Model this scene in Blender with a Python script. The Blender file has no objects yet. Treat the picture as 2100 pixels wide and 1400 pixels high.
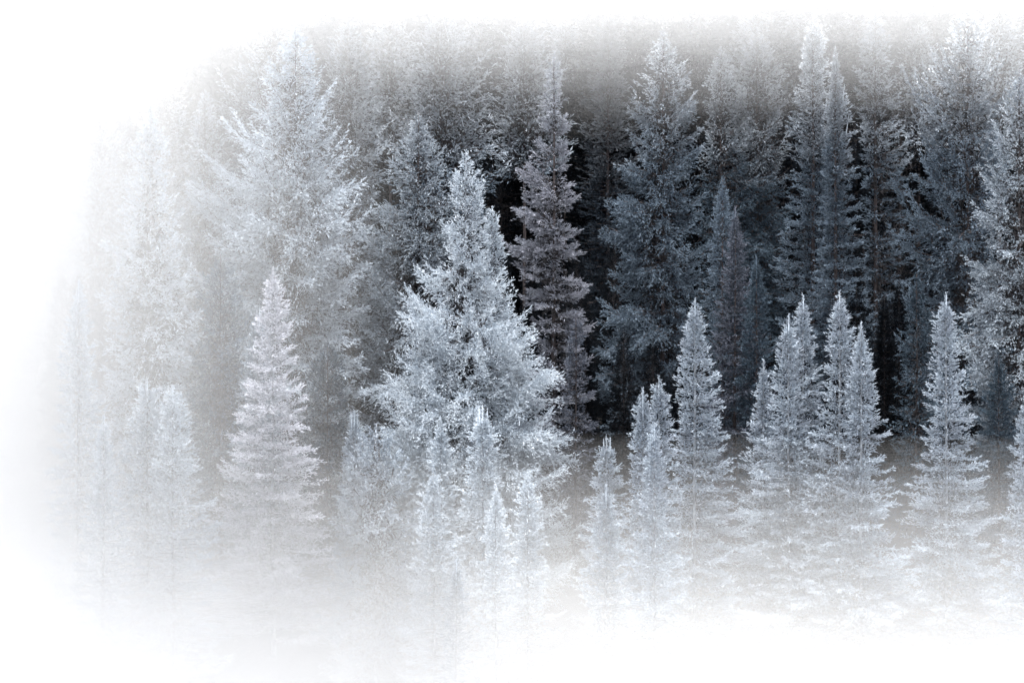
import bpy, math
import numpy as np

scene = bpy.context.scene
col = scene.collection
R = math.radians

# ------------------------------------------------------------ camera, sky, sun
cam_data = bpy.data.cameras.new("camera")
cam_data.lens = 77.0
cam_data.sensor_width = 36.0
cam_data.clip_start = 0.5
cam_data.clip_end = 9000.0
cam = bpy.data.objects.new("camera", cam_data)
cam.location = (0.0, 0.0, 0.0)
cam.rotation_euler = (R(90), 0, 0)
col.objects.link(cam)
scene.camera = cam

SUN_ELEV, SUN_AZ = 74.0, 200.0      # azimuth clockwise from +Y: nearly overhead, a little behind the camera
world = bpy.data.worlds.new("World")
scene.world = world
world.use_nodes = True
wn = world.node_tree
wn.nodes.clear()
sky = wn.nodes.new("ShaderNodeTexSky")
sky.sky_type = 'NISHITA'
sky.sun_disc = False
sky.sun_elevation = R(SUN_ELEV)
sky.sun_rotation = R(SUN_AZ)
sky.altitude = 1500
sky.air_density = 1.0
sky.dust_density = 6.0
sky.ozone_density = 0.6
bg = wn.nodes.new("ShaderNodeBackground")
bg.inputs["Strength"].default_value = 0.05
wo = wn.nodes.new("ShaderNodeOutputWorld")
grey = wn.nodes.new("ShaderNodeHueSaturation")           # overcast: the sky's own brightness with little of its blue
grey.inputs["Saturation"].default_value = 0.22
wn.links.new(sky.outputs[0], grey.inputs["Color"])
wn.links.new(grey.outputs[0], bg.inputs[0])
wn.links.new(bg.outputs[0], wo.inputs[0])

sd = bpy.data.lights.new("sun", 'SUN')
sd.energy = 1.5
sd.angle = R(30)
sd.color = (1.0, 0.975, 0.94)
sun = bpy.data.objects.new("sun", sd)
sun.rotation_euler = (R(90 - SUN_ELEV), 0, R(180 - SUN_AZ))
sun.location = (0, 0, 60)
col.objects.link(sun)

scene.view_settings.view_transform = 'Standard'
scene.view_settings.look = 'None'
scene.view_settings.gamma = 1.0
scene.view_settings.use_curve_mapping = False
scene.view_settings.exposure = 3.1

cy = scene.cycles
cy.max_bounces = 26
cy.diffuse_bounces = 2
cy.glossy_bounces = 1
cy.transmission_bounces = 2
cy.transparent_max_bounces = 24
cy.volume_bounces = 22
cy.use_denoising = True
cy.denoiser = 'OPENIMAGEDENOISE'
cy.use_adaptive_sampling = True
cy.adaptive_threshold = 0.015
cy.caustics_reflective = False
cy.caustics_refractive = False


def tag(o, label=None, cat=None, group=None, kind=None):
    for k, v in (("label", label), ("category", cat), ("group", group), ("kind", kind)):
        if v:
            o[k] = v
    return o


# ------------------------------------------------------------ materials
def new_mat(name):
    m = bpy.data.materials.new(name)
    m.use_nodes = True
    m.node_tree.nodes.clear()
    return m, m.node_tree.nodes, m.node_tree.links


def foliage_mat(name, tip, base, other, mix=0.5, scale=0.7, top_light=0.0):
    """needles: green-grey at the shoot's foot, rimed at its tip, tint drifting from shoot to shoot and bough to bough;
    top_light: paler colour painted on high shoots, standing in for stronger light up there"""
    m, n, l = new_mat(name)
    out = n.new("ShaderNodeOutputMaterial")
    d = n.new("ShaderNodeBsdfPrincipled")
    d.inputs["Roughness"].default_value = 0.75
    d.inputs["Specular IOR Level"].default_value = 0.04
    at = n.new("ShaderNodeAttribute"); at.attribute_name = "tip"
    ar = n.new("ShaderNodeAttribute"); ar.attribute_name = "tint"
    tc = n.new("ShaderNodeTexCoord")
    nz = n.new("ShaderNodeTexNoise"); nz.inputs["Scale"].default_value = scale; nz.inputs["Detail"].default_value = 3.0
    l.new(tc.outputs["Object"], nz.inputs["Vector"])
    ramp = n.new("ShaderNodeMapRange")
    ramp.inputs[1].default_value = 0.4; ramp.inputs[2].default_value = 0.65
    ramp.inputs[3].default_value = 0.0; ramp.inputs[4].default_value = mix
    l.new(nz.outputs[0], ramp.inputs[0])
    m1 = n.new("ShaderNodeMix"); m1.data_type = 'RGBA'
    m1.inputs[6].default_value = (*tip, 1); m1.inputs[7].default_value = (*other, 1)
    l.new(ramp.outputs[0], m1.inputs[0])
    top = m1.outputs[2]
    if top_light:  # colour lightened with world height, imitating light that fades down the crowns
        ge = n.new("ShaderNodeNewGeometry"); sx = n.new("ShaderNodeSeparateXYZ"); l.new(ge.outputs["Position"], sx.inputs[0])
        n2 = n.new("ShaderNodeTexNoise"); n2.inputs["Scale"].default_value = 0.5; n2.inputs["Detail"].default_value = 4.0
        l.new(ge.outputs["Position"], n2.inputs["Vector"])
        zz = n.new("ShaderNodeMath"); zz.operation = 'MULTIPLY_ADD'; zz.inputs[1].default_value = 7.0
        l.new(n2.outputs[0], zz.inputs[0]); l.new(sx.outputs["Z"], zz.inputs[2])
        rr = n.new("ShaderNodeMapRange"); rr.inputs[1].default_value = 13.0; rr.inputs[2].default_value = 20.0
        rr.inputs[3].default_value = 0.0; rr.inputs[4].default_value = top_light
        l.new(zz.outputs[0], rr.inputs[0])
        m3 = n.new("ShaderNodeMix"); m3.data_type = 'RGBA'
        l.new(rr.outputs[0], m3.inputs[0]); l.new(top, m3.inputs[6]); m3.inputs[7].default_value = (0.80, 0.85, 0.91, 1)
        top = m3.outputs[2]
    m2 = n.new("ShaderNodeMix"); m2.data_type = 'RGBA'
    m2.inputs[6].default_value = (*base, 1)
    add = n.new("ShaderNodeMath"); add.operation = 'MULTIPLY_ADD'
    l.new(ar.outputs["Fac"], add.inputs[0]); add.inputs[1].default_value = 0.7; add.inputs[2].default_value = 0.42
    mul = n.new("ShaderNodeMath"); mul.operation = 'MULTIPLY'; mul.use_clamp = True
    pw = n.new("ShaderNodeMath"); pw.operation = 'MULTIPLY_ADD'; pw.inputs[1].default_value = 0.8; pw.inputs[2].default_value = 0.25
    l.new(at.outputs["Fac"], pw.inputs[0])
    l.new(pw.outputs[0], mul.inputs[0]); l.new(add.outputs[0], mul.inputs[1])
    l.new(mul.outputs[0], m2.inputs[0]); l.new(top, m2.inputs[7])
    l.new(m2.outputs[2], d.inputs["Base Color"])
    l.new(d.outputs[0], out.inputs[0])
    return m


def rough_mat(name, a, b, scale, stretch=(1, 1, 1), bump=0.5):
    m, n, l = new_mat(name)
    out = n.new("ShaderNodeOutputMaterial")
    d = n.new("ShaderNodeBsdfPrincipled"); d.inputs["Roughness"].default_value = 0.9
    tc = n.new("ShaderNodeTexCoord"); mp = n.new("ShaderNodeMapping"); mp.inputs["Scale"].default_value = stretch
    nz = n.new("ShaderNodeTexNoise"); nz.inputs["Scale"].default_value = scale; nz.inputs["Detail"].default_value = 6.0
    cr = n.new("ShaderNodeValToRGB")
    cr.color_ramp.elements[0].position = 0.35; cr.color_ramp.elements[0].color = (*a, 1)
    cr.color_ramp.elements[1].position = 0.68; cr.color_ramp.elements[1].color = (*b, 1)
    bp = n.new("ShaderNodeBump"); bp.inputs["Strength"].default_value = bump
    l.new(tc.outputs["Object"], mp.inputs[0]); l.new(mp.outputs[0], nz.inputs["Vector"])
    l.new(nz.outputs[0], cr.inputs[0]); l.new(cr.outputs[0], d.inputs["Base Color"])
    l.new(nz.outputs[0], bp.inputs["Height"]); l.new(bp.outputs[0], d.inputs["Normal"])
    l.new(d.outputs[0], out.inputs[0])
    return m


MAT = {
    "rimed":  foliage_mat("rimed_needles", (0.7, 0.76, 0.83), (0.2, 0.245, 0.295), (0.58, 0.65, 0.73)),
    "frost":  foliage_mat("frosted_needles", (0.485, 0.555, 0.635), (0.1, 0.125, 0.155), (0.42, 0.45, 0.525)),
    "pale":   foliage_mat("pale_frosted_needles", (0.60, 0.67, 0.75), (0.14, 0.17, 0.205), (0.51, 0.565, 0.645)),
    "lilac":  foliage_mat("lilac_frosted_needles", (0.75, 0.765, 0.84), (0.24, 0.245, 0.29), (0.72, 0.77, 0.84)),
    "grey":   foliage_mat("grey_green_needles", (0.45, 0.51, 0.58), (0.04, 0.055, 0.07), (0.33, 0.38, 0.43), top_light=0.9),
    "slate":  foliage_mat("slate_blue_needles", (0.195, 0.25, 0.315), (0.014, 0.022, 0.032), (0.125, 0.165, 0.21), top_light=0.9),
    "blue":   foliage_mat("blue_green_needles", (0.1, 0.137, 0.178), (0.009, 0.015, 0.022), (0.065, 0.092, 0.118), top_light=0.85),
    "mauve":  foliage_mat("mauve_needles", (0.17, 0.185, 0.23), (0.018, 0.022, 0.032), (0.11, 0.14, 0.178), top_light=0.6),
    "mauvepale": foliage_mat("pale_mauve_needles", (0.42, 0.435, 0.5), (0.04, 0.045, 0.06), (0.31, 0.35, 0.41), top_light=0.7),
    "night":  foliage_mat("blue_black_needles", (0.045, 0.058, 0.075), (0.008, 0.011, 0.016), (0.03, 0.04, 0.052), top_light=0.3),
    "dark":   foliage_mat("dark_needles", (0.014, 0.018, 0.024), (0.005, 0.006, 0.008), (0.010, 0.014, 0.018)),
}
BARK = rough_mat("bark", (0.022, 0.018, 0.019), (0.075, 0.06, 0.061), 6.0, (1, 1, 0.25))
RIMED_BARK = rough_mat("rimed_bark", (0.11, 0.12, 0.135), (0.34, 0.37, 0.41), 5.0, (1, 1, 0.4))
ADDED_TWIG = rough_mat("added_dark_twig", (0.02, 0.02, 0.023), (0.06, 0.057, 0.062), 3.0)  # dark wood for the twigs added to deepen the crown interiors
SOIL = rough_mat("forest_floor", (0.008, 0.008, 0.008), (0.022, 0.022, 0.023), 0.8, bump=0.8)


def fog_mat(name, density):
    m, n, l = new_mat(name)
    out = n.new("ShaderNodeOutputMaterial")
    v = n.new("ShaderNodeVolumePrincipled")
    v.inputs["Color"].default_value = (1.0, 1.0, 1.0, 1)
    v.inputs["Density"].default_value = density
    v.inputs["Anisotropy"].default_value = 0.0
    l.new(v.outputs[0], out.inputs["Volume"])
    return m


# ------------------------------------------------------------ ground
def ground_z(x, y):
    x = np.asarray(x, float); y = np.asarray(y, float)
    s = np.where(y < 85, -20.23 - 10.0 * (1 - np.exp((y - 85) / 40.0)), -17.5 + 0.273 * (y - 95))
    s = np.where(y > 260, 27.5 + 60 * (1 - np.exp(-(np.maximum(y, 260) - 260) / 220.0)), s)
    near = np.exp(-((y - 140) / 200.0) ** 2)
    return s + near * (0.35 * np.sin(x * 0.31 + y * 0.11) + 0.25 * np.sin(x * 0.13 - y * 0.23 + 1.3))


def mesh_from(name, V, F, mats, mat_idx=None, attrs=None, smooth=False):
    """F: list of (k,n) index arrays of one polygon size each"""
    me = bpy.data.meshes.new(name)
    nl = sum(f.size for f in F); npoly = sum(len(f) for f in F)
    me.vertices.add(len(V)); me.loops.add(nl); me.polygons.add(npoly)
    me.vertices.foreach_set("co", np.ascontiguousarray(V, dtype=np.float32).ravel())
    me.loops.foreach_set("vertex_index", np.concatenate([f.ravel() for f in F]).astype(np.int32))
    sizes = np.concatenate([np.full(len(f), f.shape[1]) for f in F])
    me.polygons.foreach_set("loop_start", np.concatenate([[0], np.cumsum(sizes)[:-1]]).astype(np.int32))
    for m in mats:
        me.materials.append(m)
    if mat_idx is not None:
        me.polygons.foreach_set("material_index", mat_idx.astype(np.int32))
    me.polygons.foreach_set("use_smooth", np.full(npoly, smooth))
    for k, a in (attrs or {}).items():
        at = me.attributes.new(k, 'FLOAT', 'POINT')
        at.data.foreach_set("value", a.astype(np.float32))
    me.update(calc_edges=True)
    return me


def link(name, me, parent=None):
    o = bpy.data.objects.new(name, me)
    col.objects.link(o)
    if parent is not None:
        o.parent = parent
    return o


def grid_faces(nx, ny):
    i = np.arange(nx * ny).reshape(ny, nx)
    return np.stack([i[:-1, :-1], i[:-1, 1:], i[1:, 1:], i[1:, :-1]], -1).reshape(-1, 4)


gx = np.concatenate([np.linspace(-3000, -130, 12), np.linspace(-110, 110, 111), np.linspace(130, 3000, 12)])
gy = np.concatenate([np.linspace(-1500, -40, 10), np.linspace(-30, 300, 140), np.linspace(330, 5000, 24)])
GX, GY = np.meshgrid(gx, gy)
GZ = ground_z(GX, GY)
g = link("ground", mesh_from("ground", np.stack([GX, GY, GZ], -1).reshape(-1, 3), [grid_faces(len(gx), len(gy))], [SOIL], smooth=True))
tag(g, "dark forest floor rising up the hillside under the trees", "hillside", kind="structure")


# ------------------------------------------------------------ trees
def tube(path, rad, sides=7):
    """closed tapered tube along path (k,3)"""
    k = len(path)
    d = np.gradient(path, axis=0)
    d /= np.linalg.norm(d, axis=1, keepdims=True) + 1e-9
    ref = np.where(np.abs(d[:, 2:3]) > 0.8, np.array([[1.0, 0, 0]]), np.array([[0, 0, 1.0]]))
    a = np.cross(d, ref); a /= np.linalg.norm(a, axis=1, keepdims=True) + 1e-9
    b = np.cross(d, a)
    th = np.linspace(0, 2 * np.pi, sides, endpoint=False)
    V = path[:, None] + rad[:, None, None] * (a[:, None] * np.cos(th)[None, :, None] + b[:, None] * np.sin(th)[None, :, None])
    V = np.concatenate([V.reshape(-1, 3), path[-1:] ])
    i = np.arange(k * sides).reshape(k, sides)
    j = np.roll(i, -1, 1)
    Q = np.stack([i[:-1], j[:-1], j[1:], i[1:]], -1).reshape(-1, 4)
    T = np.stack([i[-1], j[-1], np.full(sides, k * sides)], -1)
    return V, Q, T


def sprigs(P, D, L, W, rng, tint=None):
    """shoots clothed with needles: two crossed pointed blades each, one pointing out and one pointing in"""
    n = len(P)
    D = D / (np.linalg.norm(D, axis=1, keepdims=True) + 1e-9)
    A = np.cross(D, rng.normal(size=(n, 3))); A /= np.linalg.norm(A, axis=1, keepdims=True) + 1e-9
    B = np.cross(D, A)
    w = (W * 0.5)[:, None]
    e = P + D * L[:, None]
    m = P + D * (L * 0.35)[:, None]
    V = np.stack([P - A * w * 0.5, m + A * w, e, m - B * w, m + B * w * 0.9 + D * w, e + A * w * 0.3], 1)
    V[:, 0] = m - A * w
    V[:, 5] = P
    V[:, 4] = e - D * (L * 0.30)[:, None] + B * w
    V[:, 3] = e - D * (L * 0.30)[:, None] - B * w
    V = V.reshape(-1, 3)
    o = np.arange(n)[:, None] * 6
    Q = np.concatenate([o + np.array([[0, 1, 2]]), o + np.array([[3, 4, 5]])])
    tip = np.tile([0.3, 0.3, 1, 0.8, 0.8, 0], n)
    tint = np.repeat(rng.random(n) if tint is None else tint, 6)
    return V, Q, tip, tint


STYLE = {
    # ws whorl spacing, nb boughs a whorl, slope of boughs at top and low down, droop, lift of the tip, hang of side twigs, up: rise of shoots,
    # jit: their disorder, gap: share of missing boughs, wid: reach of side twigs, rag: raggedness, thick: rise and fall of side twigs
    "fir":    dict(ws=0.50, nb=7, top=0.55, low=-0.16, droop=-0.08, lift=0.16, hang=0.10, up=0.26, jit=0.34, gap=0.07, wid=0.46, rag=0.26, thick=0.10, stem=140, dead=0, lead=0.93),
    "spruce": dict(ws=0.50, nb=6, top=0.75, low=-0.18, droop=-0.45, lift=0.42, hang=0.70, up=0.22, jit=0.40, gap=0.10, wid=0.42, rag=0.22, thick=0.32, stem=40, dead=4, lead=0.78),
    "tufted": dict(ws=0.50, nb=8, top=0.70, low=0.0, droop=-0.35, lift=0.40, hang=0.78, up=0.40, jit=0.42, gap=0.08, wid=0.44, rag=0.20, thick=0.46, stem=20, dead=5, lead=0.7),
    "swept":  dict(ws=0.62, nb=6, top=0.7, low=-0.05, droop=-0.75, lift=0.75, hang=0.65, up=0.30, jit=0.40, gap=0.12, wid=0.32, rag=0.26, thick=0.26, stem=40, dead=4, lead=0.72),
    "open":   dict(ws=0.58, nb=6, top=0.7, low=-0.10, droop=-0.28, lift=0.26, hang=0.20, up=0.22, jit=0.36, gap=0.14, wid=0.50, rag=0.26, thick=0.12, stem=20, dead=4, lead=0.85),
}


def grow(rng, H, prof, style, size, dens, lone=0, limbs=()):
    """boughs, side twigs and shoots of one crown; z runs down from the tree top at 0. Returns the crown and up to LONE boughs by themselves."""
    S = STYLE[style]
    pd, pl, pr = [np.array(c) for c in zip(*prof)]
    foot = H - min(1.6, 0.1 * H)
    d = []
    x = S.get('bare', 0.25)
    while x < min(foot, pd[-1]):
        reach = 0.5 * (np.interp(x, pd, pl) + np.interp(x, pd, pr))
        x += S["ws"] * rng.uniform(0.7, 1.3) * (0.40 + 0.60 * min(1, reach / 1.9))
        d.append(x)
    d = np.array(d)
    reach = 0.5 * (np.interp(d, pd, pl) + np.interp(d, pd, pr))
    nb = np.round(S["nb"] * (0.80 + 0.22 * reach)).astype(int)
    iw = np.repeat(np.arange(len(d)), nb)
    kw = np.arange(len(iw)) - np.repeat(np.cumsum(nb) - nb, nb)
    dd = d[iw] + rng.normal(size=len(iw)) * S["ws"] * 0.33
    ph = kw * 2 * np.pi / nb[iw] + rng.uniform(0, 6.28, len(d))[iw] + rng.normal(size=len(dd)) * 0.28
    keep = (dd > 0.15) & (rng.random(len(dd)) > S["gap"])
    dd, ph = dd[keep], ph[keep] % (2 * np.pi)
    c = np.cos(ph)
    Rl, Rr = np.interp(dd, pd, pl), np.interp(dd, pd, pr)
    Rr = Rl * (1 - c) / 2 + Rr * (1 + c) / 2
    # clumps of long and short boughs: slow wobble round and down the crown
    k1, k2, k3 = rng.uniform(0, 6.28, 3)
    wob = np.sin(2 * ph + 0.9 * dd + k1) + np.sin(3 * ph - 1.7 * dd + k2) + 0.8 * np.sin(ph + 2.9 * dd + k3)
    Rr = Rr * (1 + S["rag"] * 0.42 * wob) * np.clip(rng.normal(0.97, S["rag"] * 0.6, len(dd)), 0.5, 1.3)
    if S["lead"]:                                                        # some boughs stand proud of the rest
        Rr *= np.where(rng.random(len(dd)) < 0.42, 1.06, S["lead"])
    Rr = np.minimum(Rr, 1.14 * (Rl * (1 - c) / 2 + np.interp(dd, pd, pr) * (1 + c) / 2))
    Rr = np.maximum(Rr - (0.09 if style == "fir" else 0.03) * np.clip(Rr, 0.25, 1.0), 0.05)
    nn = len(dd)
    if limbs:                                                            # great boughs that stand out of the crown, each a plume of four
        ld, lp, lr = [np.repeat(np.array(q, float), 4) for q in zip(*limbs)]
        k4 = np.tile(np.arange(4), len(limbs))
        dd = np.concatenate([dd, ld + np.array([0, 0.22, 0.38, -0.16])[k4] + rng.normal(size=len(ld)) * 0.05])
        ph = np.concatenate([ph, lp + np.array([0, 0.12, -0.14, 0.05])[k4]])
        Rr = np.concatenate([Rr, lr * np.array([1, 0.88, 0.8, 0.72])[k4]])
    t = np.clip(dd / max(6.0, 0.8 * H), 0, 1)
    a = S["top"] + (S["low"] - S["top"]) * t ** 0.55 + rng.normal(size=len(dd)) * 0.10
    dr = S["droop"] * np.clip(t * 1.8, 0, 1) * rng.uniform(0.6, 1.4, len(dd))
    li = S["lift"] * rng.uniform(0.5, 1.5, len(dd))
    curve = lambda u, a, dr, li: a * u + dr * u * u + li * u ** 3
    z0 = -dd - Rr * curve(1.0, a, dr, li)
    z0 = np.minimum(np.maximum(z0, -(H - 0.8)), -0.1)
    fwd = np.stack([np.cos(ph), np.sin(ph), np.zeros_like(ph)], -1)
    sid = np.stack([-np.sin(ph), np.cos(ph), np.zeros_like(ph)], -1)
    up = np.array([0, 0, 1.0])
    nbough = len(dd)

    # side twigs
    near = np.where(np.sin(ph) < 0.25, 1.0, 0.55)                      # boughs round the back are grown less dense
    step = 0.135 / (dens * near)
    m = np.maximum(4, (Rr * 0.9 / step).astype(int) * 2 + 1)
    ib = np.repeat(np.arange(nbough), m)
    k = np.arange(len(ib)) - np.repeat(np.cumsum(m) - m, m)
    u0 = 0.24 + 0.76 * ((k + rng.uniform(0, 1, len(ib))) / m[ib]) ** 0.85
    sgn = np.where(k % 2 == 0, 1.0, -1.0)
    Lb = Rr[ib]
    l = np.minimum(S["wid"] * Lb * (1.10 - u0) * rng.uniform(0.6, 1.35, len(ib)) + 0.06, 1.2)
    beta = rng.normal(0.85, 0.22, len(ib)) * (1.0 - 0.35 * u0)
    zt = Lb * curve(u0, a[ib], dr[ib], li[ib])
    P2 = fwd[ib] * (Lb * u0)[:, None] + up * (z0[ib] + zt)[:, None]
    sl = a[ib] + 2 * dr[ib] * u0 + 3 * li[ib] * u0 ** 2            # slope of the bough there
    D2 = fwd[ib] * np.cos(beta)[:, None] + sid[ib] * (sgn * np.sin(beta))[:, None] + up * (sl * np.cos(beta) * 0.8)[:, None]
    D2 += rng.normal(size=D2.shape) * 0.12
    D2[:, 2] += rng.normal(size=len(D2)) * S["thick"]
    hang = S["hang"] * rng.uniform(0.0, 1.5, len(ib)) * (1.1 - 0.6 * u0)

    # shoots
    q = np.maximum(3, np.ceil(l / (0.088 / (dens * near[ib]))).astype(int))
    it = np.repeat(np.arange(len(ib)), q)
    kk = np.arange(len(it)) - np.repeat(np.cumsum(q) - q, q)
    v = (kk + rng.uniform(0.2, 1, len(it))) / q[it]
    P = P2[it] + D2[it] * (l[it] * v)[:, None] - up * (hang[it] * l[it] * v ** 1.5)[:, None]
    P += rng.normal(size=P.shape) * 0.03
    side = np.where(kk % 2 == 0, 1.0, -1.0)
    D = D2[it] * 0.85 + fwd[ib[it]] * 0.35 + np.cross(D2[it], up) * (side * 0.45)[:, None]
    upk = S["up"] * rng.uniform(0.4, 1.3, len(it)) * (0.35 + 0.65 * u0[it]) - hang[it] * 0.9 * (v + 0.2)
    D += up * upk[:, None] + rng.normal(size=D.shape) * S["jit"]
    sz = np.minimum(size, (0.07 if style == "fir" else 0.12) + 0.45 * np.maximum(Lb[it], 0.06))
    L = sz * rng.uniform(0.6, 1.35, len(it))
    W = L * rng.uniform(0.17, 0.26, len(it))
    ibs = ib[it]

    # top shoot clothed in short needles
    n = 26
    zt = -rng.uniform(0, 0.9, n)
    Pt = np.stack([rng.normal(size=n) * 0.01, rng.normal(size=n) * 0.01, zt], -1)
    an = rng.uniform(0, 6.28, n)
    Dt = np.stack([np.cos(an), np.sin(an), rng.uniform(0.9, 1.8, n)], -1)
    P = np.concatenate([P, Pt]); D = np.concatenate([D, Dt])
    L = np.concatenate([L, rng.uniform(0.1, 0.2, n)]); W = np.concatenate([W, rng.uniform(0.03, 0.05, n)])
    ibs = np.concatenate([ibs, np.full(n, -1)])

    # short inner shoots close round the stem
    n = int(H * S["stem"])
    zi = -rng.uniform(0.6, min(foot, pd[-1]), n)
    Ri = 0.5 * (np.interp(-zi, pd, pl) + np.interp(-zi, pd, pr))
    an = rng.uniform(0, 6.28, n)
    ri = np.minimum(Ri * rng.uniform(0.12, 0.5, n), 0.9)
    P = np.concatenate([P, np.stack([np.cos(an) * ri, np.sin(an) * ri, zi], -1)])
    D = np.concatenate([D, np.stack([np.cos(an), np.sin(an), rng.normal(0.2, 0.4, n)], -1) + rng.normal(size=(n, 3)) * 0.4])
    L = np.concatenate([L, np.minimum(size * rng.uniform(0.7, 1.4, n), 0.1 + 0.4 * Ri)]); W = np.concatenate([W, np.minimum(size, 0.1 + 0.4 * Ri) * rng.uniform(0.22, 0.34, n)])
    ibs = np.concatenate([ibs, np.full(n, -1)])
    # close set shoots about the topmost stem
    n = 150
    zi = -0.15 - 2.4 * rng.random(n) ** 0.8
    an = rng.uniform(0, 6.28, n)
    ri = np.maximum(0.5 * (np.interp(-zi, pd, pl) + np.interp(-zi, pd, pr)) - 0.08, 0.03) * np.sqrt(rng.random(n))
    P = np.concatenate([P, np.stack([np.cos(an) * ri, np.sin(an) * ri, zi], -1)])
    D = np.concatenate([D, np.stack([np.cos(an), np.sin(an), rng.uniform(0.3, 1.3, n)], -1) + rng.normal(size=(n, 3)) * 0.3])
    Lt = np.minimum(size, 0.10 + 0.3 * ri) * rng.uniform(0.7, 1.3, n)
    L = np.concatenate([L, Lt]); W = np.concatenate([W, Lt * 0.28])
    ibs = np.concatenate([ibs, np.full(n, -1)])
    # bare dead twigs on the inner boughs, added to darken the crown's inside
    nd = np.round(S["dead"] * np.clip(Rr, 0.3, 3.0)).astype(int)
    idd = np.repeat(np.arange(nbough), nd)
    ud = rng.uniform(0.04, 0.55, len(idd))
    Pd = fwd[idd] * (Rr[idd] * ud)[:, None] + up * (z0[idd] + Rr[idd] * curve(ud, a[idd], dr[idd], li[idd]))[:, None]
    Dd = fwd[idd] * 0.4 + rng.normal(size=(len(idd), 3)) * np.array([0.8, 0.8, 0.8]) - up * 0.3
    Ld = np.minimum(0.35 * Rr[idd] + 0.1, 0.7) * rng.uniform(0.5, 1.2, len(idd))
    Wd = Ld * rng.uniform(0.10, 0.22, len(idd))

    brand = rng.random(nbough + 1)
    shade = 0.68 * brand[ibs] + 0.32 * rng.random(len(ibs))              # frost varies from bough to bough and shoot to shoot
    own = np.full(nbough, -1)
    if lone:
        score = Rr * (0.35 - 0.65 * np.sin(ph)) * (Rr > 0.9)           # long boughs on the near side
        score += 0.6 * Rr * np.abs(np.cos(ph)) * (Rr > 0.9)
        score[nn:] = -9.0
        own[np.argsort(-score)[:lone]] = np.arange(lone)

        own[nn:] = -1
    for w in range(len(limbs)):
        own[nn + 4 * w: nn + 4 * w + 4] = lone + w
    lone += len(limbs)

    def build(sel_s, sel_b):
        Vs, Qs, tip, tint = sprigs(P[sel_s], D[sel_s], L[sel_s], W[sel_s], rng, shade[sel_s])
        # bough wood: three-sided tapered rods, vectorised
        b = np.nonzero(sel_b)[0]
        dm = sel_b[idd]
        V4, Q4, t4, n4 = sprigs(Pd[dm], Dd[dm], Ld[dm], Wd[dm], rng)
        u = np.array([0.0, 0.35, 0.7, 1.0])
        cen = fwd[b][:, None] * (Rr[b][:, None] * u)[..., None] + up * (z0[b][:, None] + Rr[b][:, None] * curve(u[None], a[b][:, None], dr[b][:, None], li[b][:, None]))[..., None]
        rad = (0.010 + 0.011 * Rr[b])[:, None] * np.array([1.0, 0.75, 0.45, 0.12])
        th = np.array([0, 2.094, 4.189])
        ring = cen[:, :, None] + rad[:, :, None, None] * (sid[b][:, None, None] * np.cos(th)[None, None, :, None] + up * np.sin(th)[None, None, :, None])
        Vw = ring.reshape(-1, 3)
        i = np.arange(12).reshape(4, 3); j = np.roll(i, -1, 1)
        q1 = np.stack([i[:-1], j[:-1], j[1:], i[1:]], -1).reshape(-1, 4)
        Qw = (np.arange(len(b))[:, None, None] * 12 + q1[None]).reshape(-1, 4) + len(Vs)
        V = np.concatenate([Vs, Vw, V4]); Q = [Qs, Qw, Q4 + len(Vs) + len(Vw)]
        mi = np.concatenate([np.zeros(len(Qs)), np.ones(len(Qw)), np.full(len(Q4), 2)])
        zz = np.zeros(len(Vw) + len(V4))
        return V, Q, mi, np.concatenate([tip, zz]), np.concatenate([tint, zz])

    sb = np.where(ibs >= 0, own[np.maximum(ibs, 0)], -1)
    out = [build(sb == -1, own == -1)]
    for w in range(lone):
        out.append(build(sb == w, own == w))
    return out


SIDE_TOP = {}


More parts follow.
